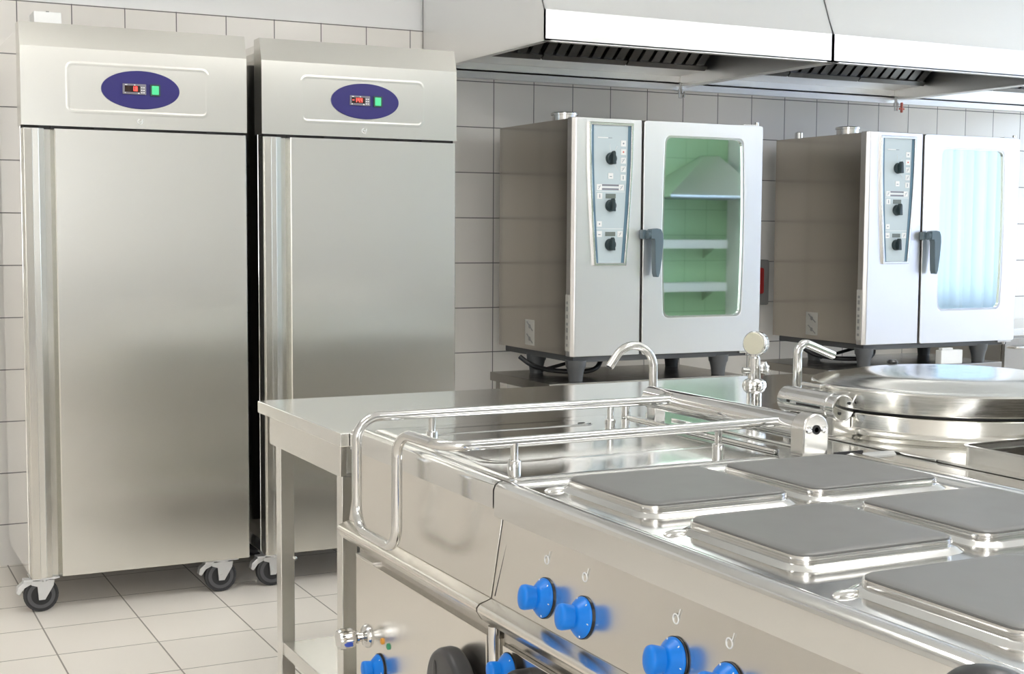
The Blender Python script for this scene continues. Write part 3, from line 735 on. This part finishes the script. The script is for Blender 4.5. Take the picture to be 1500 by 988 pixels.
q = MB(); q.box(1.945, 1.962, 2.53, 3.20, .892, .905, .004); q.cyl((1.95, 3.19, .892), (1.95, 3.19, .935), .012); q.build('lid_seal_bar', M['chrome'], t)
q = MB(); q.box(2.05, 2.075, 2.52, 3.12, .892, .898, .002); q.build('rear_bead', M['top'], t)
# lower front panel
pz = .574
lp = MB().box(1.200, 1.2245, 2.50, 3.272, .13, pz, .003).build('lower_panel', M['range'], t)
MB().box(1.199, 1.222, 3.15, 3.27, pz, pz + .006, .001).build('panel_clip', M['table'], lp)
MB().box(1.212, 1.2245, 2.46, 3.275, pz, .612).build('panel_gap', M['stand'], t, smooth=0)
MB().cyl((1.206, 2.474, .12), (1.206, 2.474, .598), .013).build('edge_post', M['satin'], t)
for x in (1.28, 2.15):
    for y in (y0 + .06, y1 - .06): MB().cyl((x, y, 0), (x, y, .121), .022).build('foot', M['satin'], t)
# chrome water valve on the panel
vy, vz = 3.19, .385
v = MB(); v.lathe([(.030, 0), (.030, .003), (.026, .009), (.014, .013), (.012, .015), (.012, .024), (.016, .026), (.016, .031), (.012, .033), (.012, .04)], (1.2, vy, vz), (-1, 0, 0), 28)
va = v.build('water_valve', M['chrome'], t)
k = MB(); n = 48
k.strip([[(1.2 - x, vy + (r + .0016 * math.cos(8 * 2 * PI * i / n)) * math.cos(2 * PI * i / n), vz + (r + .0016 * math.cos(8 * 2 * PI * i / n)) * math.sin(2 * PI * i / n)) for i in range(n)] for r, x in ((.016, .034), (.023, .038), (.026, .048), (.026, .070), (.022, .078))])
k.build('valve_handle', M['chrome'], va, smooth=50)
MB().sphere((1.2 - .058, vy - .024, vz - .006), .011, (1.1, .35, .8), 14).build('blue_mark', M['bluemark'], va)
MB().lathe([(.008, 0), (.008, .003), (.005, .005)], (1.2, 3.085, .40), (-1, 0, 0), 16).build('pilot_lamp', M['orange'], t)
MB().lathe([(.008, 0), (.008, .003), (.005, .005)], (1.2, 3.045, .398), (-1, 0, 0), 16).build('pilot_lamp', M['green'], t)

def blue_knob(t, x, y, z, nrm=(-1, 0, .17), s=1.0, turn=12):
    n_ = Vector(nrm).normalized(); o = Vector((x, y, z))
    k = MB()
    k.lathe([(.0365 * s, .001), (.037 * s, .004), (.035 * s, .007), (.024 * s, .018), (.018 * s, .024)], o, n_, 40)
    kk = k.build('control_knob', M['blue'], t, smooth=50)
    # grip: flattened round with domed face
    g = MB(); up = Vector((0, 0, 1)); u = up.cross(n_).normalized(); w_ = n_.cross(u)
    ca, sa = math.cos(math.radians(turn)), math.sin(math.radians(turn)); uu = u * ca + w_ * sa; ww = w_ * ca - u * sa
    loops = []
    for a, b_, h in ((.017, .019, .006), (.0165, .0205, .020), (.0175, .0225, .030), (.0185, .024, .042), (.0175, .0225, .048), (.012, .016, .0505), (.004, .006, .0515)):
        loops.append([tuple(o + n_ * h * s + (uu * a * math.cos(2 * PI * i / 32) + ww * b_ * math.sin(2 * PI * i / 32)) * s) for i in range(32)])
    g.strip(loops).build('grip', M['blue'], kk, smooth=60)
    m = MB()
    for i in range(6):
        a = math.radians(-75 + i * 60 + 8)
        for (r, h) in ((.0325, .0090),):
            c = o + n_ * h * s + (u * math.cos(a) + w_ * math.sin(a)) * r * s
            d = (u * math.cos(a) + w_ * math.sin(a)); m.tube([c - d * .003, c + d * .003], .0011, 5)
    m.build('dial_marks', M['white'], kk)
    r = MB().lathe([(.0385 * s, -.001), (.0385 * s, .002)], o, n_, 40); r.build('collar', M['black'], kk)
blue_knob(t, 1.198, 3.10, .330, (-1, 0, 0), .9)
# black drain wheel
w_ = MB(); w_.lathe([(.05, 0), (.05, .008), (.080, .010), (.088, .015), (.091, .024), (.090, .044), (.086, .052), (.078, .056), (.03, .058), (.01, .058)], (1.199, 2.60, .432), (-1, 0, 0), 56)
ww = w_.build('drain_wheel', M['grip'], t, smooth=60)
MB().sphere((1.1415, 2.632, .462), .022, (.10, .55, 1.35), 18).build('finger_hole', M['black'], ww)
front_body_done = True

# -- electric range with hot plates
t = thing('electric_range', (1.2, 1.76, 0), 'steel electric range with square grey hot plates and blue knobs, front right of the island', 'range')
y0, y1 = 1.03, 2.446
front_unit(t, y0, y1, y0, y1, y0, y1)
MB().box(1.215, 2.215, y0, y1, .885, .891, .001).build('deck', M['top'], t)
front_rim(t, y0, y1, .832)
# side and back raised beads
b = MB(); rr = [(2.05, .890), (2.06, .899), (2.085, .903), (2.11, .899), (2.12, .890)]
b.prism(rr, 1, y0, y1 - .012); b.build('rear_rim', M['top'], t, smooth=60)
b = MB(); b.prism([(y1 - .001, .890), (y1 - .004, .897), (y1 - .012, .899), (y1 - .022, .8915), (y1 - .022, .889)], 0, 1.22, 2.215); b.build('side_rim', M['top'], t, smooth=60)
MB().box(2.045, 2.125, y1 - .012, y1 - .006, .890, .9045).build('end_plug', M['rubber'], t, smooth=0)
PX = ((1.312, 1.630), (1.688, 2.004)); PY = ((2.062, 2.376), (1.634, 1.946), (1.200, 1.512))
pl0 = None
for j, (pa, pb) in enumerate(PY):
    for i, (xa, xb) in enumerate(PX):
        if pl0 is None:
            L = []
            for off, z in ((.002, .9045), (.002, .9125), (.006, .915), (.02, .9155)): L.append([(q[0], q[1], z) for q in rrect(xa + off, xb - off, pa + off, pb - off, .028 - off * .5)])
            pl0 = MB().strip(L).build('hot_plate', M['iron'], None, smooth=50, origin=((xa + xb) / 2, (pa + pb) / 2, .905))
            pl0.parent = t; pl0.location = pl0.location - t.location
            # steel trim and pressed mount belong to the plate
            def under(name, loops, mat):
                o_ = MB().strip(loops, False, False).build(name, mat, None, smooth=60, origin=((xa + xb) / 2, (pa + pb) / 2, .905)); o_.parent = pl0; o_.location = (0, 0, 0)
            under('trim_band', [[(q[0], q[1], z) for q in rrect(xa + off, xb - off, pa + off, pb - off, .03 - off * .5)] for off, z in ((.004, .910), (-.001, .910), (-.002, .906), (-.002, .899), (.0, .896))], M['satin'])
            under('pressed_mount', [[(q[0], q[1], z) for q in rrect(xa - off, xb + off, pa - off, pb + off, .03 + off)] for off, z in ((-.001, .899), (.004, .899), (.010, .897), (.018, .8925), (.022, .8905))], M['top'])
            first = (xa, pa)
        else:
            copy = pl0.copy(); COL.objects.link(copy); copy.location = pl0.location + Vector((xa - first[0], pa - first[1], 0))
            for ch in list(pl0.children):
                c2 = ch.copy(); COL.objects.link(c2); c2.parent = copy
        # small oblong pressing left of each front plate's far corner
    MB().sphere((PX[0][0] - .028, pb - .016, .891), .016, (1.7, .7, .5), 18).build('pressed_bead', M['top'], t)
def fx(z): return 1.2145 - (.848 - z) / .184 * .0285
kz = .716
for y in (2.235, 2.090, 1.797, 1.652, 1.355, 1.210):
    blue_knob(t, fx(kz) - .001, y, kz + (.006 if y < 2 else 0), (-1, 0, .155))
    g = MB(); gz = .785; gy = y + .012; gx = fx(gz) - .0005
    g.tube([(gx - .0005, gy + .008 * math.cos(a), gz + .008 * math.sin(a)) for a in [2 * PI * i / 16 for i in range(17)]], .0013, 5)
    g.tube([(gx - .0005, gy - .007, gz + .006), (gx + .0012, gy - .010, gz + .018)], .0008, 5)
    g.build('dial_symbol', M['white'], t)
s = MB(); s.tube([(fx(.835) - .001, y1 - .030, .80), (fx(.80) - .001, y1 - .030, .78), (fx(.68), y1 - .012, .672)], .0022, 6); s.build('fascia_seam', M['rubber'], t)
# lower part: oven door with dark handle
MB().box(1.212, 1.2245, y0, y1 - .005, .574, .612).build('panel_gap', M['stand'], t, smooth=0)
od = MB().box(1.200, 1.2245, y0 + .02, y1 - .02, .14, .573, .003).build('oven_door', M['range'], t)
MB().tube(fillet([(1.2, 2.31, .545), (1.155, 2.31, .545), (1.155, 1.12, .545), (1.2, 1.12, .545)], .03), .014, 16).build('door_handle', M['grip'], od)
blue_knob(t, 1.19, 2.375, .538, (-1, 0, 0), .9)
for x in (1.28, 2.15):
    for y in (y0 + .06, y1 - .06): MB().cyl((x, y, 0), (x, y, .121), .022).build('foot', M['satin'], t)
# rounded black grip at the near corner of the rim
g = MB().sphere((1.142, 1.085, .885), .055, (.86, 1.25, .72), 36).build('corner_grip', M['black'], t)
g['label'] = 'glossy black rounded grip'
MB().box(1.15, 1.1895, 1.06, 1.11, .85, .88, .003).build('grip_bracket', M['satin'], g)

# -- back row: boiling kettle
t = thing('boiling_kettle', (2.65, 2.70, 0), 'round lidded steel boiling kettle with chrome hinge barrel, back of the island', 'kettle')
y0, y1 = 2.304, 3.284
MB().box(2.225, 3.215, y0, y1, .12, .885).build('body', M['range'], t, smooth=0)
MB().box(2.222, 3.215, y0, y1, .886, .897, .002).build('deck', M['top'], t)
kc = (2.65, 2.70)
k = MB(); k.lathe([(.395, .8965), (.375, .900), (.362, .908), (.356, .920), (.356, .952), (.352, .957), (.34, .957)], (*kc, 0), (0, 0, 1), 96, caps=False); k.build('rim_collar', M['kettle'], t, smooth=60)
k = MB(); k.lathe([(.345, .957), (.345, .963)], (*kc, 0), (0, 0, 1), 96, caps=False); k.build('gasket', M['rubber'], t)
k = MB(); k.lathe([(.352, .963), (.360, .964), (.361, .968), (.361, 1.011), (.359, 1.0145), (.353, 1.0165), (.340, 1.018), (.325, 1.020), (.28, 1.030), (.24, 1.037), (.21, 1.040), (.15, 1.041), (.0, 1.041)], (*kc, 0), (0, 0, 1), 96, caps=False)
ld = k.build('lid', M['kettle'], t, smooth=24)
k = MB(); k.lathe([(.014, 0), (.016, .006), (.010, .012)], (2.70, 2.98, 1.034), (0, 0, 1)); k.build('lid_button', M['black'], ld)
k = MB(); k.lathe([(.030, 0), (.0345, .003), (.0345, .030), (.033, .033), (.035, .036), (.0345, .040), (.0345, .195), (.0355, .197), (.0355, .222), (.033, .224), (.030, .226)], (2.262, 2.665, .967), (0, 1, 0), 40)
br_ = k.build('hinge_barrel', M['chrome'], t, smooth=50)
k = MB(); k.box(2.2265, 2.233, 2.715, 2.81, .962, .968, .002); k.box(2.2265, 2.233, 2.835, 2.85, .964, .972, .002); k.build('barrel_slot', M['black'], br_)
for dy, dz in ((.016, .012), (-.014, -.012)): MB().cyl((2.262 + dy, 2.6625, .967 + dz), (2.262 + dy, 2.665, .967 + dz), .004, seg=12).build('screw', M['rubber'], br_)
k = MB(); k.box(2.236, 2.294, 2.675, 2.70, .896, .945, .004); k.box(2.238, 2.285, 2.85, 2.875, .896, .945, .004); k.box(2.244, 2.27, 2.70, 2.85, .897, .912, .003); k.build('hinge_bracket', M['satin'], t)
k = MB(); k.box(2.29, 2.345, 2.66, 2.72, .965, .990, .006); k.box(2.28, 2.42, 2.78, 2.86, 1.000, 1.014, .005)
k.build('lid_arm', M['chrome'], t)
for x in (2.28, 3.15):
    for y in (y0 + .06, y1 - .06): MB().cyl((x, y, 0), (x, y, .121), .022).build('foot', M['satin'], t)
# swivel spout over the kettle
k = MB(); k.lathe([(.022, 0), (.022, .012), (.016, .018), (.016, .045), (.019, .047), (.019, .062), (.012, .066)], (2.42, 3.05, .897), (0, 0, 1))
ws = k.build('water_spout', M['chrome'], t)
MB().tube(fillet([(2.42, 3.05, .95), (2.42, 3.05, 1.105), (2.545, 3.05, 1.058)], .038, 9), .0125, 18).build('spout_pipe', M['chrome'], ws, smooth=60)
# gooseneck
t = thing('gooseneck_tap', (2.05, 3.2, .892), 'slim chrome gooseneck tap behind the bratt pan, spout pointing left', 'tap')
k = MB(); k.lathe([(.02, 0), (.02, .010), (.014, .014), (.0125, .03)], (2.043, 3.2, .892), (0, 0, 1)); k.build('base', M['chrome'], t)
pts = [(2.043, 3.2, .90), (2.043, 3.2, 1.030)] + [(1.978 + .065 * math.cos(a), 3.2, 1.030 + .062 * math.sin(a)) for a in [math.radians(8 + 12 * i) for i in range(12)]] + [(1.902, 3.2, 1.035)]
k = MB(); k.tube(pts, .0118, 18); k.build('spout', M['satin'], t, smooth=60)
MB().lathe([(.008, 0), (.008, .002)], (1.902, 3.2, 1.035), (-.6, 0, -.85), 14).build('outlet', M['black'], t)
# column mixer
t = thing('column_valve', (2.36, 3.166, .897), 'chrome column tap with flat round head standing between tap and kettle', 'tap')
cx, cy = 2.36, 3.166
k = MB(); k.lathe([(.026, 0), (.026, .004), (.0215, .006), (.0215, .050), (.029, .056), (.031, .062), (.031, .082), (.027, .088), (.018, .092), (.0165, .15), (.012, .155), (.012, .165)], (cx, cy, .897), (0, 0, 1), 8 * 4)
k.build('column', M['chrome'], t, smooth=40)
k = MB(); k.lathe([(.031, -.012), (.034, -.004), (.034, .004), (.031, .012)], (cx, cy, .969), (0, 0, 1), 6); k.build('hex_nut', M['chrome'], t, smooth=20)
n_ = Vector((-.86, -.50, .04)).normalized(); hc = Vector((cx, cy, 1.088))
k = MB(); k.lathe([(.020, -.030), (.032, -.028), (.034, -.022), (.034, -.006), (.0355, -.004), (.0355, .004), (.032, .008)], hc, n_, 36); hdk = k.build('round_head', M['chrome'], t, smooth=50)
MB().lathe([(.031, .008), (.030, .011), (.0, .012)], hc, n_, 36, caps=False).build('head_face', M['gasket'], hdk, smooth=50)
k = MB(); k.cyl((cx + .008, cy + .02, 1.02), (cx + .045, cy - .005, 1.012), .014); k.cyl((cx, cy, 1.01), (cx - .034, cy + .01, 1.012), .009); k.lathe([(.018, 0), (.020, .01), (.012, .03)], (cx + .03, cy + .005, 1.005), (0, 0, 1)); k.build('lever', M['chrome'], t, smooth=50)

# -- back row near: unit with raised basin
t = thing('pasta_cooker', (2.7, 1.75, 0), 'steel unit with an open raised rectangular basin at the right edge of the island', 'cooking unit')
y0, y1 = 1.25, 2.300
k = MB(); k.box(2.225, 2.244, y0, y1, .12, .885); k.box(3.19, 3.215, y0, y1, .12, .885); k.box(2.244, 3.19, y1 - .02, y1, .12, .885); k.box(2.244, 3.19, y0, y0 + .02, .12, .885)
k.build('body', M['range'], t, smooth=0)
bx0, bx1, by0, by1 = 2.262, 2.80, 1.50, 2.262
MB().ring(rrect(2.222, 3.215, y0, y1, .002, 6), rrect(bx0 - .001, bx1 + .001, by0 - .001, by1 + .001, .022, 6), 2, .886, .897).build('deck', M['top'], t, smooth=0)
k = MB(); k.ring(rrect(bx0 - .003, bx1 + .003, by0 - .003, by1 + .003, .025), rrect(bx0, bx1, by0, by1, .022), 2, .72, .930); bs = k.build('basin', M['table'], t, smooth=40)
k = MB(); k.ring(rrect(bx0 - .008, bx1 + .008, by0 - .008, by1 + .008, .030), rrect(bx0, bx1, by0, by1, .022), 2, .9301, .934); k.build('basin_rim', M['satin'], bs, smooth=40)
MB().ring(rrect(bx0 + .0005, bx1 - .0005, by0 + .0005, by1 - .0005, .022), rrect(bx0 + .004, bx1 - .004, by0 + .004, by1 - .004, .02), 2, .721, .918).build('basin_shade', M['stand'], bs, smooth=40)  # dark ring added to put shade on the basin's inner walls
k = MB(); k.box(bx0, bx1, by0, by1, .712, .72); k.build('basin_floor', M['table'], bs, smooth=0)
for x in (2.28, 3.15):
    for y in (y0 + .06, y1 - .06): MB().cyl((x, y, 0), (x, y, .121), .022).build('foot', M['satin'], t)

# ------------------------------------------------------------------ far corner, seen mirrored in the oven glass
t = thing('pyramid_hood', (9.3, YR, 1.85), 'small pyramid wall hood mirrored in the green oven glass', 'extractor hood')
z0 = 1.80
k = MB(); A = [(8.37, YR + .01), (9.68, YR + .01), (9.68, YR + .8), (8.37, YR + .8)]; B = [(9.3, YR + .01), (9.5, YR + .01), (9.5, YR + .1), (9.3, YR + .1)]
k.strip([[(x, y, z0) for x, y in A], [(x, y, z0 + .02) for x, y in A], [(x, y, z0 + .50) for x, y in B]], True, True).build('canopy', M['hood'], t, smooth=0)
k = MB(); k.box(8.40, 9.65, YR + .04, YR + .77, z0 - .012, z0 - .001, .002); k.build('filter', M['hood_dark'], t)
for z, lab in ((1.22, 'upper steel wall shelf mirrored in the oven glass'), (.72, 'lower steel wall shelf mirrored in the oven glass')):
    tt = thing('wall_shelf', (9.2, YR, z), lab, 'shelf', 'steel wall shelves')
    MB().box(8.2, 9.5, YR + .005, YR + .30, z, z + .10, .003).build('board', M['white'], tt)
    for x in (8.4, 9.35): MB().prism([(YR + .005, z - .12), (YR + .005, z), (YR + .25, z)], 0, x, x + .01).build('bracket', M['table'], tt)

t = thing('prep_counter', (4.0, -1.9, 0), 'long dark steel counter facing the refrigerators, mirrored in their doors', 'counter')
MB().box(.9, 7.1, -1.9, -1.0, .08, .84, .003).build('body', M['counter'], t)
MB().box(.86, 7.14, -1.94, -.96, .8405, .88, .003).build('worktop', M['stand'], t)
for k in range(7): MB().box(.92 + k * .88, 1.78 + k * .88, -1.0 + .001, -.985, .12, .82, .003).build('door', M['counter'], t)
for x in (1.0, 4.0, 7.0):
    for y in (-1.8, -1.1): MB().cyl((x, y, 0), (x, y, .081), .03).build('foot', M['rubber'], t)

# ------------------------------------------------------------------ lights and world
def area(name, loc, rot, sx, sy, power, col):
    l = bpy.data.lights.new(name, 'AREA'); l.shape = 'RECTANGLE'; l.size = sx; l.size_y = sy; l.energy = power; l.color = col
    o = bpy.data.objects.new(name, l); o.location = loc; o.rotation_euler = rot; COL.objects.link(o); return o
wd = bpy.data.worlds.new('world'); sc.world = wd; wd.use_nodes = True
wd.node_tree.nodes['Background'].inputs[0].default_value = (.8, .88, 1, 1); wd.node_tree.nodes['Background'].inputs[1].default_value = .6

# ------------------------------------------------------------------ camera
cam = bpy.data.cameras.new('camera'); co = bpy.data.objects.new('camera', cam); COL.objects.link(co); sc.camera = co
cam.sensor_width = 36; cam.lens = 2016 / 1500 * 36; cam.clip_start = .05; cam.clip_end = 60
yaw, pitch, roll = [math.radians(a) for a in (26.657, 4.376, .344)]
f = Vector((math.sin(yaw) * math.cos(pitch), math.cos(yaw) * math.cos(pitch), -math.sin(pitch)))
r = Vector((math.cos(yaw), -math.sin(yaw), 0)); u = r.cross(f)
r2 = r * math.cos(roll) + u * math.sin(roll); u2 = -r * math.sin(roll) + u * math.cos(roll)
mw = Matrix((r2, u2, -f)).transposed().to_4x4(); mw.translation = Vector((0, 0, 1.40)); co.matrix_world = mw

sc.view_settings.view_transform = 'Standard'; sc.view_settings.look = 'None'
sc.view_settings.gamma = 1; sc.view_settings.use_curve_mapping = False
sc.view_settings.exposure = 1.24
sc.cycles.max_bounces = 10; sc.cycles.glossy_bounces = 8; sc.cycles.transparent_max_bounces = 12
sc.cycles.use_denoising = True; sc.cycles.sample_clamp_indirect = 6
